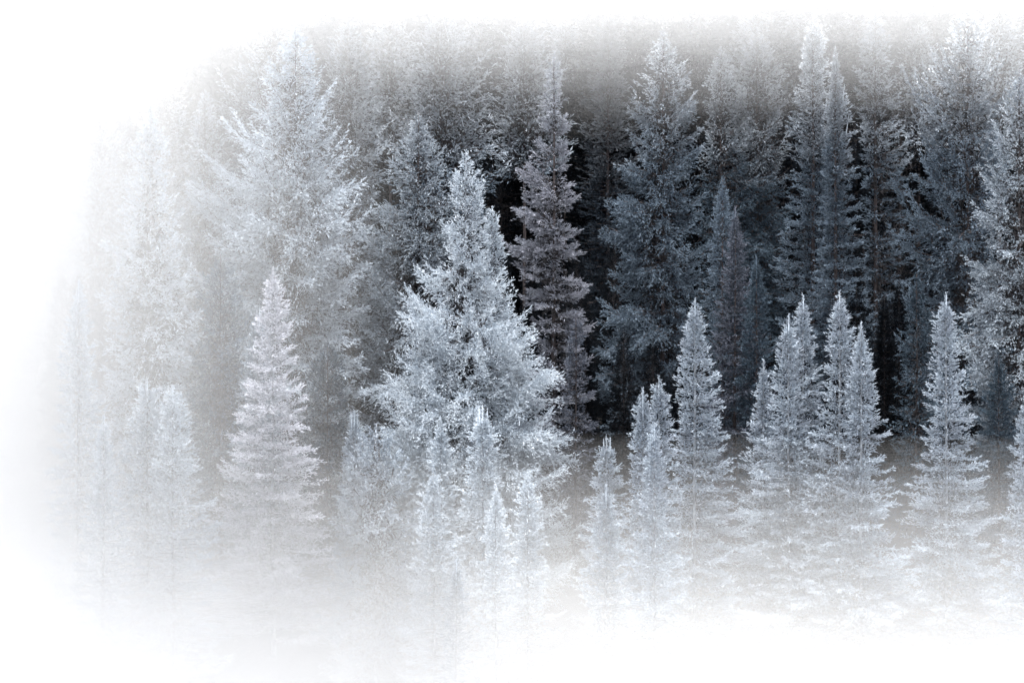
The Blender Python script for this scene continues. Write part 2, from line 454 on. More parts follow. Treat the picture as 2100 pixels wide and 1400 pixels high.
def plant(name, label, cat, x, y, H, prof, style, mat, seed, size, dens, group=None, lone=0, leaders=(), limbs=()):
    rng = np.random.default_rng(seed)
    zg = float(ground_z(x, y))
    root = bpy.data.objects.new(name, None)
    root.empty_display_size = 0.5
    root.location = (x, y, zg)
    col.objects.link(root)
    tag(root, label, cat, group)
    # trunk
    wood = RIMED_BARK if mat in ("frost", "lilac", "rimed") else BARK
    n = 14
    s = np.linspace(0, 1, n)
    path = np.stack([0.06 * np.sin(s * 7 + seed) * (1 - s), 0.06 * np.cos(s * 5 + seed) * (1 - s), -0.3 + s * (H + 0.25)], -1)
    rad = 0.0062 * H * (1 - s) ** 0.9 + 0.012
    rad[0] *= 1.35
    V, Q, T = tube(path, rad, 8)
    link("trunk", mesh_from("trunk", V, [Q, T], [wood], smooth=True), root)
    meshes = grow(rng, H, prof, style, size, dens, lone, limbs)
    for k, (V, Q, mi, tip, tint) in enumerate(meshes):
        V = V + np.array([0, 0, H])
        me = mesh_from("crown" if k == 0 else "bough", V, Q, [MAT[mat], wood, ADDED_TWIG], mi, {"tip": tip, "tint": tint})
        link("crown" if k == 0 else "bough", me, root)
    # extra upright leading shoots beside the top: a rod with little whorls of shoots
    for (lx, drop, ln) in leaders:
        ly = rng.uniform(-0.15, 0.15)
        base = np.array([lx * 0.75, ly * 0.6, H - drop - ln]); top = np.array([lx, ly, H - drop])
        pth = base + (top - base) * np.linspace(0, 1, 4)[:, None]
        V, Q, T = tube(pth, np.array([0.034, 0.028, 0.02, 0.008]), 5)
        tri = [Q, T]
        w = np.repeat(np.arange(0.05, 1.0, 0.05 / max(ln, 0.3)), 3)
        big = (np.arange(len(w)) // 12) % 4 == 0                          # small whorls of side shoots up the leader
        Pp = base + (top - base) * w[:, None]
        an = rng.uniform(0, 6.28, len(w))
        Dp = np.stack([np.cos(an), np.sin(an), np.where(big, 0.9, 2.2) * rng.uniform(0.7, 1.3, len(w))], -1)
        Ls = (0.045 + np.where(big, 0.22, 0.06) * (1.1 - w)) * rng.uniform(0.7, 1.2, len(w))
        V2, Q2, tp, tn = sprigs(Pp, Dp, Ls, Ls * 0.3, rng)
        Vall = np.concatenate([V, V2])
        me = mesh_from("leader", Vall, [Q, T, Q2 + len(V)], [MAT[mat]], None,
                       {"tip": np.concatenate([np.ones(len(V)), tp]), "tint": np.concatenate([np.full(len(V), 0.8), tn])})
        link("leader", me, root)
    return root


def copy_tree(src, x, y, rz, s, label, group):
    o = src.copy(); col.objects.link(o)
    o.location = (x, y, float(ground_z(x, y))); o.rotation_euler = (0, 0, rz); o.scale = (s, s, s)
    o["label"] = label
    if group:
        o["group"] = group
    for ch in list(src.children):
        c = ch.copy(); col.objects.link(c); c.parent = o
    return o


# name, label, category, x, y, height, crown outline [(metres below the top, reach left, reach right)], habit, needles, seed, shoot length, density, group, lone boughs, extra leaders
TREES = [
    ('fir_tree', 'tall frosted fir spire standing just behind a pair of thin young firs', 'fir tree', 8.43, 101.0, 17.75,
     [(0.0, 0.03, 0.03), (0.63, 0.27, 0.27), (1.98, 0.54, 0.61), (3.33, 0.74, 0.97), (4.9, 0.93, 1.26), (6.48, 1.14, 1.61), (8.27, 1.3, 1.92), (10.52, 1.55, 2.42), (14.35, 2.06, 2.66), (18.25, 2.31, 2.98)], 'fir', 'frost', 1, 0.225, 0.87, None, 0, ((0.0, 0.0, 1.1),), ()),
    ('fir_tree', 'slim young fir, shorter left one of the thin pair before the tall frosted spire', 'fir tree', 5.79, 97.0, 15.13,
     [(0.0, 0.03, 0.03), (0.71, 0.25, 0.25), (2.22, 0.49, 0.53), (3.95, 0.6, 0.71), (5.68, 0.86, 0.84), (8.7, 1.34, 1.2), (15.63, 1.5, 1.34)], 'fir', 'frost', 2, 0.217, 0.89, None, 0, ((0.0, 0.0, 1.1),), ()),
    ('fir_tree', 'slim young fir, taller right one of the thin pair before the tall frosted spire', 'fir tree', 6.57, 98.0, 15.27,
     [(0.0, 0.03, 0.03), (0.61, 0.27, 0.27), (1.92, 0.41, 0.5), (3.67, 0.58, 0.72), (5.41, 0.77, 0.96), (9.34, 1.43, 1.26), (15.77, 1.6, 1.41)], 'fir', 'frost', 3, 0.219, 0.89, None, 0, ((0.0, 0.0, 1.1),), ()),
    ('fir_tree', 'small thin fir poking up in front of the slim pair of young firs', 'fir tree', 5.98, 92.0, 15.18,
     [(0.0, 0.03, 0.03), (0.51, 0.19, 0.19), (1.95, 0.41, 0.45), (3.58, 0.67, 0.7), (6.86, 1.24, 1.15), (15.68, 1.39, 1.29)], 'fir', 'frost', 4, 0.207, 0.93, None, 0, ((0.0, 0.0, 1.1),), ()),
    ('fir_tree', 'frosted fir with a lower spire, left half of the close twin firs', 'fir tree', 12.75, 101.0, 17.07,
     [(0.0, 0.03, 0.03), (0.72, 0.28, 0.28), (2.07, 0.56, 0.61), (3.42, 0.85, 0.88), (5.22, 1.1, 1.01), (7.02, 1.83, 1.26), (9.26, 1.98, 1.64), (13.54, 2.71, 2.13), (17.57, 3.04, 2.39)], 'fir', 'frost', 5, 0.225, 0.87, None, 0, ((0.0, 0.0, 1.1),), ()),
    ('fir_tree', 'frosted fir with a taller spire, right half of the close twin firs', 'fir tree', 13.56, 102.0, 17.89,
     [(0.0, 0.03, 0.03), (1.02, 0.27, 0.29), (2.16, 0.48, 0.57), (3.52, 0.75, 0.84), (5.79, 1.0, 1.14), (8.06, 1.5, 1.28), (10.33, 1.76, 1.41), (14.65, 2.25, 1.66), (18.39, 2.52, 1.86)], 'fir', 'frost', 6, 0.227, 0.86, None, 0, ((0.0, 0.0, 1.1),), ()),
    ('fir_tree', 'broad based frosted fir with a blunt tip, left of a bare pointed leader', 'fir tree', 14.96, 100.0, 18.57,
     [(0.0, 0.03, 0.03), (0.71, 0.27, 0.32), (1.83, 0.48, 0.59), (3.16, 0.66, 0.75), (4.5, 0.85, 0.95), (6.72, 1.22, 1.24), (8.95, 1.6, 1.63), (11.18, 2.08, 1.99), (14.52, 2.8, 2.47), (19.07, 3.14, 2.77)], 'fir', 'frost', 7, 0.223, 0.87, None, 0, ((0.0, 0.0, 1.1),), ()),
    ('fir_tree', 'shorter frosted fir with a long bare leader, leaning close on the broad based fir', 'fir tree', 15.78, 99.0, 17.40,
     [(0.0, 0.03, 0.03), (0.84, 0.17, 0.17), (1.72, 0.43, 0.52), (2.82, 0.65, 0.83), (4.14, 0.82, 0.96), (5.47, 0.99, 1.17), (7.23, 1.14, 1.33), (9.21, 1.32, 1.75), (12.96, 1.92, 2.59), (17.9, 2.15, 2.9)], 'fir', 'frost', 8, 0.221, 0.88, None, 0, ((0.0, 0.0, 1.1),), ()),
    ('fir_tree', 'very thin small fir between the dark fir pair and the twin firs', 'fir tree', 11.83, 103.0, 14.47,
     [(0.0, 0.03, 0.03), (0.99, 0.22, 0.22), (2.36, 0.47, 0.54), (3.74, 0.85, 0.87), (5.57, 1.1, 1.05), (10.62, 1.75, 1.45), (14.97, 1.96, 1.62)], 'fir', 'frost', 9, 0.229, 0.85, None, 0, ((0.0, 0.0, 1.1),), ()),
    ('fir_tree', 'frosted fir alone beside the wide dark gap at the right, ragged low boughs', 'fir tree', 20.01, 101.0, 18.51,
     [(0.0, 0.03, 0.03), (0.67, 0.16, 0.16), (0.85, 0.44, 0.31), (2.2, 0.59, 0.5), (3.55, 0.76, 0.69), (4.9, 0.93, 1.1), (6.7, 1.16, 1.35), (8.05, 1.44, 1.68), (9.85, 1.86, 2.1), (11.65, 2.18, 2.66), (14.57, 2.78, 3.03), (19.01, 3.11, 3.39)], 'fir', 'frost', 10, 0.225, 0.87, None, 0, ((0.0, 0.0, 1.1),), ()),
    ('fir_tree', 'small dusky fir near the right edge, under the big dark boughs', 'fir tree', 24.00, 108.0, 13.51,
     [(0.0, 0.03, 0.03), (0.91, 0.23, 0.23), (2.36, 0.73, 0.76), (4.28, 1.12, 1.17), (6.68, 1.39, 1.44), (11.49, 1.89, 1.73), (14.01, 2.12, 1.94)], 'fir', 'blue', 11, 0.239, 0.82, None, 0, ((0.0, 0.0, 1.1),), ()),
    ('fir_tree', 'frosted fir cut by the lower right edge of the picture', 'fir tree', 22.66, 96.0, 15.21,
     [(0.0, 0.03, 0.03), (1.28, 0.4, 0.38), (2.78, 0.76, 0.76), (4.49, 1.0, 1.0), (6.41, 1.28, 1.24), (9.62, 1.72, 1.72), (15.71, 1.93, 1.93)], 'fir', 'frost', 12, 0.215, 0.90, None, 0, ((0.0, 0.0, 1.1),), ()),
    ('fir_tree', 'small fir with two leaders standing alone in the grey mist beside the slim pair', 'fir tree', 4.49, 104.0, 10.47,
     [(0.0, 0.03, 0.03), (0.97, 0.41, 0.46), (2.01, 0.65, 0.74), (3.17, 0.88, 0.97), (4.79, 1.18, 1.22), (8.27, 1.46, 1.5), (10.97, 1.64, 1.68)], 'fir', 'frost', 13, 0.231, 0.85, None, 0, ((0.0, 0.0, 1.1), (0.19, 0.09, 0.9), (-0.14, 0.16, 0.8)), ()),
    ('fir_tree', 'tiny fir tip just in front of the small fir with two leaders', 'fir tree', 4.08, 95.0, 11.84,
     [(0.0, 0.03, 0.03), (0.63, 0.22, 0.22), (1.9, 0.57, 0.55), (4.44, 1.05, 1.03), (12.34, 1.18, 1.15)], 'fir', 'frost', 14, 0.213, 0.91, None, 0, ((0.0, 0.0, 1.1),), ()),
    ('fir_tree', 'slim fir in front of the pale spruce, left of the fir with a forked top', 'fir tree', -3.35, 103.0, 11.84,
     [(0.0, 0.03, 0.03), (0.69, 0.21, 0.26), (1.95, 0.52, 0.57), (3.33, 0.87, 0.85), (5.62, 1.17, 1.22), (9.06, 1.7, 1.75), (12.34, 1.9, 1.96)], 'fir', 'rimed', 15, 0.229, 0.85, None, 0, ((0.0, 0.0, 1.1),), ()),
    ('fir_tree', 'fir with a forked double top standing in front of the large pale spruce', 'fir tree', -1.35, 101.0, 13.19,
     [(0.0, 0.03, 0.03), (0.85, 0.35, 0.4), (1.98, 0.72, 0.72), (3.33, 0.99, 0.81), (5.13, 1.15, 1.05), (7.15, 1.43, 1.43), (9.4, 1.81, 1.81), (13.69, 2.03, 2.03)], 'fir', 'rimed', 16, 0.225, 0.87, None, 0, ((0.0, 0.0, 1.1), (-0.18, -0.04, 1.0), (0.22, 0.13, 0.9)), ()),
    ('fir_tree', 'pale slim fir lowest left of the group in front of the pale spruce', 'fir tree', -3.44, 96.0, 11.96,
     [(0.0, 0.03, 0.03), (0.64, 0.18, 0.22), (1.82, 0.44, 0.49), (3.1, 0.7, 0.83), (5.24, 1.21, 1.25), (12.46, 1.36, 1.4)], 'fir', 'rimed', 17, 0.215, 0.90, None, 0, ((0.0, 0.0, 1.1),), ()),
    ('fir_tree', 'very thin pale fir directly right of the fir with a forked top', 'fir tree', -0.70, 95.0, 11.80,
     [(0.0, 0.03, 0.03), (0.8, 0.18, 0.18), (1.86, 0.44, 0.44), (2.92, 0.58, 0.65), (5.46, 1.04, 1.06), (12.3, 1.16, 1.19)], 'fir', 'rimed', 18, 0.213, 0.91, None, 0, ((0.0, 0.0, 1.1),), ()),
    ('fir_tree', 'pale fir with a blunt thick tip right of the thin fir, before the pale spruce', 'fir tree', 0.71, 97.0, 11.71,
     [(0.0, 0.03, 0.03), (0.48, 0.21, 0.21), (1.34, 0.51, 0.53), (2.85, 0.71, 0.71), (4.58, 0.9, 0.94), (6.31, 1.21, 1.3), (12.21, 1.36, 1.46)], 'fir', 'rimed', 19, 0.217, 0.89, None, 0, ((0.0, 0.0, 1.1),), ()),
    ('fir_tree', 'tiny fir tip almost lost in the white mist at the bottom centre', 'fir tree', -2.28, 90.0, 10.05,
     [(0.0, 0.03, 0.03), (0.7, 0.17, 0.17), (2.3, 0.52, 0.52), (10.55, 0.58, 0.58)], 'fir', 'frost', 20, 0.203, 0.95, None, 0, ((0.0, 0.0, 1.1),), ()),
    ('fir_tree', 'lilac tinted frosted fir spire standing alone left of centre', 'fir tree', -11.24, 103.0, 18.23,
     [(0.0, 0.03, 0.03), (0.62, 0.21, 0.21), (1.65, 0.53, 0.53), (3.03, 0.77, 0.87), (4.4, 0.95, 1.07), (5.78, 1.44, 1.37), (7.15, 1.7, 1.63), (8.53, 2.04, 1.84), (10.36, 2.39, 2.22), (12.66, 2.84, 2.59), (16.1, 3.33, 3.09), (18.73, 3.73, 3.46)], 'fir', 'lilac', 21, 0.229, 0.85, None, 6, ((0.0, 0.0, 1.1),), ()),
    ('fir_tree', 'bluish fir with several upright leaders tucked behind the lilac tinted fir', 'fir tree', -12.44, 107.0, 15.45,
     [(0.0, 0.03, 0.03), (1.14, 0.36, 0.45), (2.57, 0.59, 0.88), (4.0, 0.86, 1.15), (6.38, 1.2, 1.68), (8.77, 1.6, 1.96), (13.53, 2.13, 2.49), (15.95, 2.39, 2.79)], 'fir', 'frost', 22, 0.237, 0.83, None, 0, ((0.0, 0.0, 1.1), (0.12, -0.1, 1.5), (-0.14, 0.43, 1.2), (0.29, 0.55, 1.3)), ()),
    ('fir_tree', 'small fir with two thin leaders at the upper left of the round topped frosted spruce', 'fir tree', -7.48, 104.0, 11.41,
     [(0.0, 0.03, 0.03), (1.11, 0.25, 0.35), (2.27, 0.54, 0.87), (3.66, 0.76, 1.14), (8.29, 1.28, 1.68), (11.91, 1.43, 1.88)], 'fir', 'frost', 23, 0.231, 0.85, None, 0, ((0.0, 0.0, 1.1), (-0.16, -0.09, 1.4), (0.14, 0.09, 1.3)), ()),
    ('fir_tree', 'mist veiled fir, left one of the pale pair at the lower left', 'fir tree', -16.65, 100.0, 14.38,
     [(0.0, 0.03, 0.03), (0.33, 0.37, 0.37), (1.45, 0.67, 0.58), (2.78, 1.02, 0.86), (5.01, 1.37, 1.23), (9.46, 2.08, 1.75), (14.88, 2.33, 1.96)], 'fir', 'rimed', 24, 0.279, 0.63, None, 0, ((0.0, 0.0, 1.1),), ()),
    ('fir_tree', 'mist veiled fir, right one of the pale pair at the lower left', 'fir tree', -15.32, 99.0, 14.28,
     [(0.0, 0.03, 0.03), (0.71, 0.36, 0.45), (2.03, 0.6, 0.87), (3.57, 0.86, 1.32), (5.77, 1.15, 1.73), (9.08, 1.66, 2.13), (14.78, 1.86, 2.39)], 'fir', 'rimed', 25, 0.276, 0.63, None, 0, ((0.0, 0.0, 1.1),), ()),
    ('fir_tree', 'narrow white fir spire fading out at the far left edge of the wood', 'fir tree', -20.56, 104.0, 18.34,
     [(0.0, 0.03, 0.03), (1.09, 0.28, 0.28), (2.94, 0.64, 0.59), (5.26, 0.84, 0.91), (8.73, 1.29, 1.44), (14.52, 1.79, 2.07), (18.84, 2.0, 2.32)], 'fir', 'rimed', 26, 0.332, 0.49, None, 0, ((0.0, 0.0, 1.1),), ()),
    ('fir_tree', 'small fir tip nearly lost in mist below the pale pair at the left', 'fir tree', -18.08, 97.0, 13.84,
     [(0.0, 0.03, 0.03), (0.69, 0.18, 0.18), (1.99, 0.43, 0.41), (3.71, 0.67, 0.67), (7.6, 1.22, 1.19), (14.34, 1.37, 1.33)], 'fir', 'rimed', 27, 0.312, 0.52, None, 0, ((0.0, 0.0, 1.1),), ()),
    ('spruce_tree', 'largest and palest spruce, thickly rimed, standing at the centre of the picture', 'spruce tree', -2.35, 111.0, 22.98,
     [(0.0, 0.03, 0.03), (0.67, 0.3, 0.25), (1.41, 0.62, 0.82), (2.52, 0.86, 1.04), (3.76, 1.24, 1.16), (4.99, 1.73, 1.66), (6.23, 2.4, 1.98), (7.46, 2.97, 2.64), (8.7, 3.71, 3.21), (10.18, 4.2, 3.58), (11.66, 4.62, 4.28), (13.39, 4.77, 4.72), (15.87, 4.82, 4.97), (18.34, 4.94, 5.31), (23.28, 5.31, 5.81)], 'tufted', 'rimed', 28, 0.196, 1.19, None, 14, (), ()),
    ('spruce_tree', 'slender rimed side spruce with its own point against the right flank of the palest spruce', 'spruce tree', -1.00, 112.0, 19.77,
     [(0.0, 0.03, 0.03), (0.62, 0.3, 0.3), (1.87, 0.5, 0.5), (3.37, 0.62, 1.0), (5.36, 1.25, 1.3), (9.35, 1.75, 1.99), (20.27, 1.96, 2.23)], 'tufted', 'rimed', 29, 0.247, 0.80, None, 0, (), ()),
    ('spruce_tree', 'round topped frosted spruce, low and bushy, at the left foot of the palest spruce', 'spruce tree', -6.25, 101.0, 11.84,
     [(0.0, 0.03, 0.03), (0.38, 0.72, 0.63), (1.17, 1.12, 1.19), (2.07, 1.62, 1.64), (3.19, 1.8, 2.09), (4.77, 1.96, 2.43), (8.59, 2.52, 2.88), (12.34, 2.82, 3.23)], 'spruce', 'frost', 30, 0.254, 0.87, None, 0, (), ()),
    ('spruce_tree', 'grey spruce with drooping twigs close behind and left of the palest spruce', 'spruce tree', -5.17, 121.0, 23.65,
     [(0.0, 0.03, 0.03), (0.65, 0.32, 0.27), (1.72, 0.89, 0.86), (2.8, 1.24, 1.67), (4.15, 1.7, 2.07), (5.5, 2.37, 2.48), (6.84, 3.31, 2.75), (8.46, 3.18, 3.02), (10.08, 3.23, 3.02), (12.77, 3.72, 3.29), (18.16, 4.26, 3.83), (24.15, 4.77, 4.29)], 'spruce', 'grey', 31, 0.265, 0.75, None, 4, (), ((6.84, 3.36, 3.31), (8.59, 3.36, 3.12), (11.15, 3.36, 3.77), (5.23, 3.36, 2.37), (2.8, 3.36, 1.56), (6.17, -0.22, 2.96), (13.85, 3.36, 3.85))),
    ('spruce_tree', 'big round shouldered spruce with hanging blue grey twigs at the left', 'spruce tree', -11.57, 117.0, 28.55,
     [(0.0, 0.03, 0.03), (0.99, 0.63, 0.68), (2.03, 1.41, 1.28), (3.33, 2.29, 1.93), (4.9, 3.23, 2.45), (6.46, 4.19, 2.87), (8.02, 4.71, 3.18), (9.85, 5.05, 3.44), (12.19, 5.05, 3.54), (13.75, 4.71, 3.44), (15.58, 4.01, 3.44), (17.66, 3.54, 3.31), (22.09, 3.02, 3.18), (29.05, 3.38, 3.56)], 'spruce', 'pale', 32, 0.254, 0.91, None, 8, (), ()),
    ('spruce_tree', 'tall pale spruce rising behind the big round shouldered spruce into the mist', 'spruce tree', -13.96, 128.0, 27.88,
     [(0.0, 0.03, 0.03), (1.28, 1.42, 1.42), (2.99, 2.56, 2.28), (5.27, 3.7, 2.85), (8.69, 3.99, 3.7), (13.82, 3.99, 3.99), (28.38, 4.47, 4.47)], 'spruce', 'slate', 33, 0.318, 0.42, None, 0, (), ()),
    ('spruce_tree', 'narrow mist pale spruce point left of the big round shouldered spruce', 'spruce tree', -17.39, 124.0, 23.30,
     [(0.0, 0.03, 0.03), (0.88, 0.28, 0.33), (2.13, 0.61, 0.77), (3.78, 1.1, 1.38), (6.54, 1.33, 1.66), (14.27, 1.93, 2.21), (23.8, 2.16, 2.48)], 'spruce', 'grey', 34, 0.339, 0.53, None, 0, (), ()),
    ('spruce_tree', 'white veiled spruce with a clear cone shape in the mist on the left', 'spruce tree', -18.67, 113.0, 24.97,
     [(0.0, 0.03, 0.03), (0.7, 0.2, 0.25), (2.21, 0.91, 0.86), (3.72, 1.26, 1.21), (5.48, 1.71, 1.61), (7.25, 2.16, 2.19), (9.76, 2.47, 2.57), (12.78, 2.72, 3.07), (17.31, 2.97, 3.57), (25.47, 3.33, 4.0)], 'spruce', 'rimed', 35, 0.311, 0.57, None, 0, (), ()),
    ('spruce_tree', 'faint spruce lost in the mist behind the white veiled cone', 'spruce tree', -24.83, 132.0, 21.66,
     [(0.0, 0.03, 0.03), (1.32, 1.03, 1.18), (3.97, 1.91, 1.91), (8.38, 2.5, 2.5), (17.19, 3.09, 2.79), (22.16, 3.46, 3.12)], 'spruce', 'grey', 36, 0.412, 0.40, None, 0, (), ()),
    ('spruce_tree', 'faint spruce fading into the white at the upper left corner of the wood', 'spruce tree', -22.29, 140.0, 23.65,
     [(0.0, 0.03, 0.03), (1.4, 1.09, 1.25), (3.58, 2.03, 2.03), (6.7, 2.65, 2.65), (15.43, 3.27, 3.27), (24.15, 3.66, 3.66)], 'spruce', 'grey', 37, 0.378, 0.41, None, 0, (), ()),
    ('spruce_tree', 'low mist grey spruce under the big round shouldered spruce, left of the lilac fir', 'spruce tree', -14.91, 112.0, 17.24,
     [(0.0, 0.03, 0.03), (1.0, 0.67, 0.7), (2.49, 1.17, 1.2), (4.49, 1.42, 1.32), (6.98, 1.55, 1.45), (11.97, 2.04, 1.7), (17.74, 2.28, 1.9)], 'spruce', 'slate', 38, 0.309, 0.57, None, 0, (), ()),
    ('spruce_tree', 'small mist grey spruce in the gap right of the lilac tinted fir', 'spruce tree', -9.51, 113.0, 12.78,
     [(0.0, 0.03, 0.03), (1.01, 0.81, 0.83), (2.52, 1.26, 1.08), (5.03, 1.56, 1.21), (10.06, 2.06, 1.46), (13.28, 2.31, 1.64)], 'spruce', 'blue', 39, 0.249, 0.79, None, 0, (), ()),
    ('fir_tree', 'tall lavender tinted tree with open layered boughs and a reddish trunk showing', 'fir tree', 2.24, 117.0, 26.67,
     [(0.0, 0.03, 0.03), (0.83, 0.29, 0.26), (1.88, 0.47, 0.39), (2.92, 0.73, 0.57), (4.09, 0.89, 0.68), (5.26, 1.35, 0.68), (6.3, 1.61, 0.76), (7.61, 1.67, 0.94), (8.91, 1.61, 1.09), (10.21, 1.77, 1.2), (11.77, 1.67, 1.35), (13.34, 1.46, 1.61), (14.9, 1.07, 1.88), (18.03, 1.07, 1.98), (27.17, 1.2, 2.22)], 'open', 'mauvepale', 40, 0.257, 0.97, None, 8, (), ((10.16, 3.36, 2.63), (6.3, 3.36, 1.93), (8.44, 3.36, 2.11), (12.43, -0.22, 1.85), (14.51, -0.22, 2.08), (7.61, -0.22, 1.2), (13.08, 3.36, 1.72))),
    ('spruce_tree', 'tall dark blue spruce with a pale pointed crown right of the lavender tinted tree', 'spruce tree', 8.56, 124.0, 27.70,
     [(0.0, 0.03, 0.03), (0.75, 0.28, 0.33), (1.71, 0.97, 0.88), (2.82, 1.66, 1.38), (4.47, 1.99, 1.79), (6.68, 1.93, 1.88), (8.34, 2.21, 1.93), (9.99, 2.9, 2.07), (11.65, 3.31, 1.93), (13.86, 2.9, 1.93), (16.07, 3.31, 1.79), (18.28, 4.0, 1.66), (20.48, 3.73, 1.38), (23.24, 3.31, 1.1), (28.2, 3.71, 1.23)], 'spruce', 'slate', 41, 0.271, 0.88, None, 6, (), ((7.73, 3.36, 2.71), (10.13, 3.36, 3.2), (11.37, 3.36, 3.42), (13.86, 3.36, 2.98), (16.07, 3.36, 3.42), (18.14, 3.36, 4.09), (6.68, -0.22, 2.1), (10.27, -0.22, 2.21), (13.86, -0.22, 1.99), (4.61, 3.36, 1.93), (4.33, -0.22, 1.77))),
    ('spruce_tree', 'dark spruce with a bent over left top, right of the pale crowned blue spruce', 'spruce tree', 12.67, 133.0, 25.20,
     [(0.0, 0.03, 0.03), (0.65, 0.38, 0.65), (2.13, 0.77, 1.24), (4.2, 0.89, 1.84), (6.57, 1.13, 2.43), (10.42, 1.57, 3.32), (14.86, 1.72, 3.61), (20.79, 2.01, 3.91), (25.7, 2.25, 4.38)], 'spruce', 'blue', 42, 0.288, 0.70, None, 0, (), ()),
    ('spruce_tree', 'dark rounded spruce leaning against the one with a bent over top, to its right', 'spruce tree', 14.98, 134.0, 25.93,
     [(0.0, 0.03, 0.03), (1.19, 0.81, 0.84), (2.68, 1.25, 1.43), (4.77, 1.55, 1.88), (7.76, 1.85, 1.97), (11.63, 2.15, 2.03), (16.11, 2.45, 2.03), (22.08, 2.74, 2.63), (26.43, 3.07, 2.95)], 'spruce', 'blue', 43, 0.290, 0.69, None, 0, (), ()),
    ('fir_tree', 'dark narrow fir, left and taller one of the dusky pair above the tall frosted spire', 'fir tree', 10.58, 110.0, 21.35,
     [(0.0, 0.03, 0.03), (0.86, 0.23, 0.28), (2.08, 0.48, 0.53), (3.8, 0.8, 0.83), (5.76, 0.99, 1.23), (8.2, 1.22, 1.64), (10.65, 1.23, 2.05), (14.33, 1.5, 2.45), (21.85, 1.68, 2.74)], 'fir', 'slate', 44, 0.243, 0.81, None, 0, ((0.0, 0.0, 1.1),), ()),
    ('fir_tree', 'dark narrow fir, right and shorter one of the dusky pair above the tall frosted spire', 'fir tree', 11.11, 109.0, 20.18,
     [(0.0, 0.03, 0.03), (1.33, 0.25, 0.25), (2.79, 0.56, 0.61), (4.73, 0.83, 1.05), (7.16, 1.1, 1.59), (9.83, 1.38, 1.75), (12.74, 1.51, 2.01), (20.68, 1.69, 2.25)], 'fir', 'mauve', 45, 0.241, 0.82, None, 0, ((0.0, 0.0, 1.1),), ()),
    ('fir_tree', 'little dark fir at the right flank of the dusky pair', 'fir tree', 12.05, 108.0, 18.13,
     [(0.0, 0.03, 0.03), (0.84, 0.23, 0.25), (2.28, 0.56, 0.56), (4.21, 0.77, 0.72), (7.81, 1.04, 1.12), (18.63, 1.16, 1.25)], 'fir', 'blue', 46, 0.239, 0.82, None, 0, ((0.0, 0.0, 1.1),), ()),
    ('fir_tree', 'tall dusky fir column with a pale top, left of the fir with many bare leaders', 'fir tree', 17.45, 127.0, 27.60,
     [(0.0, 0.03, 0.03), (1.07, 0.43, 0.48), (2.49, 0.63, 0.81), (4.75, 1.08, 1.11), (7.58, 1.46, 1.13), (10.41, 1.67, 1.15), (13.23, 1.89, 1.01), (16.06, 2.35, 1.01), (20.3, 2.66, 1.31), (28.1, 2.98, 1.47)], 'fir', 'slate', 47, 0.277, 0.72, None, 0, ((0.0, 0.0, 1.1), (0.51, 0.65, 1.6)), ()),
    ('fir_tree', 'tall dusky fir with many bare upright leaders beside the pale topped column', 'fir tree', 18.30, 124.0, 25.97,
     [(0.0, 0.03, 0.03), (1.99, 0.28, 0.36), (3.64, 0.48, 0.77), (5.58, 0.66, 1.12), (8.34, 0.67, 1.23), (11.1, 0.98, 1.55), (13.86, 1.43, 1.85), (18.0, 1.88, 2.3), (26.47, 2.11, 2.58)], 'fir', 'slate', 48, 0.271, 0.74, None, 0, ((0.0, 0.0, 1.1), (0.0, -0.08, 1.6), (0.36, 1.85, 1.3), (0.52, 2.04, 1.3), (0.8, 3.7, 1.4)), ()),
    ('fir_tree', 'tall fir with a lilac washed top between the bare leaders and the big swept boughs', 'fir tree', 21.73, 131.0, 27.29,
     [(0.0, 0.03, 0.03), (1.6, 0.79, 0.87), (3.35, 1.08, 1.31), (5.69, 1.08, 1.6), (8.02, 0.79, 1.95), (10.94, 0.58, 2.13), (14.44, 0.58, 1.9), (18.23, 0.73, 2.19), (22.6, 0.73, 2.48), (27.79, 0.82, 2.78)], 'open', 'slate', 49, 0.285, 0.70, None, 0, (), ()),
    ('spruce_tree', 'big spruce with long upswept boughs reaching left over dark gaps at the right', 'spruce tree', 24.98, 120.0, 28.65,
     [(0.0, 0.03, 0.03), (1.39, 1.07, 1.07), (2.59, 1.6, 1.47), (3.79, 1.87, 1.74), (6.2, 2.06, 2.0), (9.72, 2.27, 2.4), (12.34, 2.4, 2.54), (15.55, 2.54, 2.67), (17.95, 2.81, 2.81), (20.09, 2.94, 2.81), (22.49, 3.07, 3.07), (29.15, 3.44, 3.44)], 'swept', 'slate', 50, 0.263, 0.97, None, 10, (), ((3.74, 3.36, 3.66), (2.59, 3.36, 2.14), (6.2, 3.36, 3.13), (9.67, 3.36, 4.27), (8.34, 3.36, 2.67), (12.29, 3.36, 4.54), (15.42, 3.36, 3.93), (18.22, 3.36, 4.09), (14.21, 3.36, 2.4), (20.36, 3.36, 3.61), (5.13, -0.22, 1.87), (8.6, -0.22, 2.27))),
    ('spruce_tree', 'paler blue spruce cut by the right edge of the picture', 'spruce tree', 25.47, 110.0, 27.09,
     [(0.0, 0.03, 0.03), (0.66, 0.37, 0.37), (2.01, 0.98, 0.98), (3.72, 1.35, 1.47), (5.44, 1.84, 1.71), (6.91, 2.33, 1.96), (9.36, 2.25, 2.2), (11.8, 2.57, 2.45), (13.76, 3.18, 2.69), (16.21, 2.45, 2.69), (27.59, 2.74, 3.01)], 'spruce', 'grey', 51, 0.243, 0.81, None, 4, (), ((5.44, 3.36, 1.91), (7.03, 3.36, 2.38), (10.33, 3.36, 2.5), (13.89, 3.36, 3.23), (3.6, 3.36, 1.35), (12.29, 3.36, 2.57))),
    ('fir_tree', 'dusky little fir standing in the black gap right of the palest spruce', 'fir tree', 3.30, 113.0, 13.64,
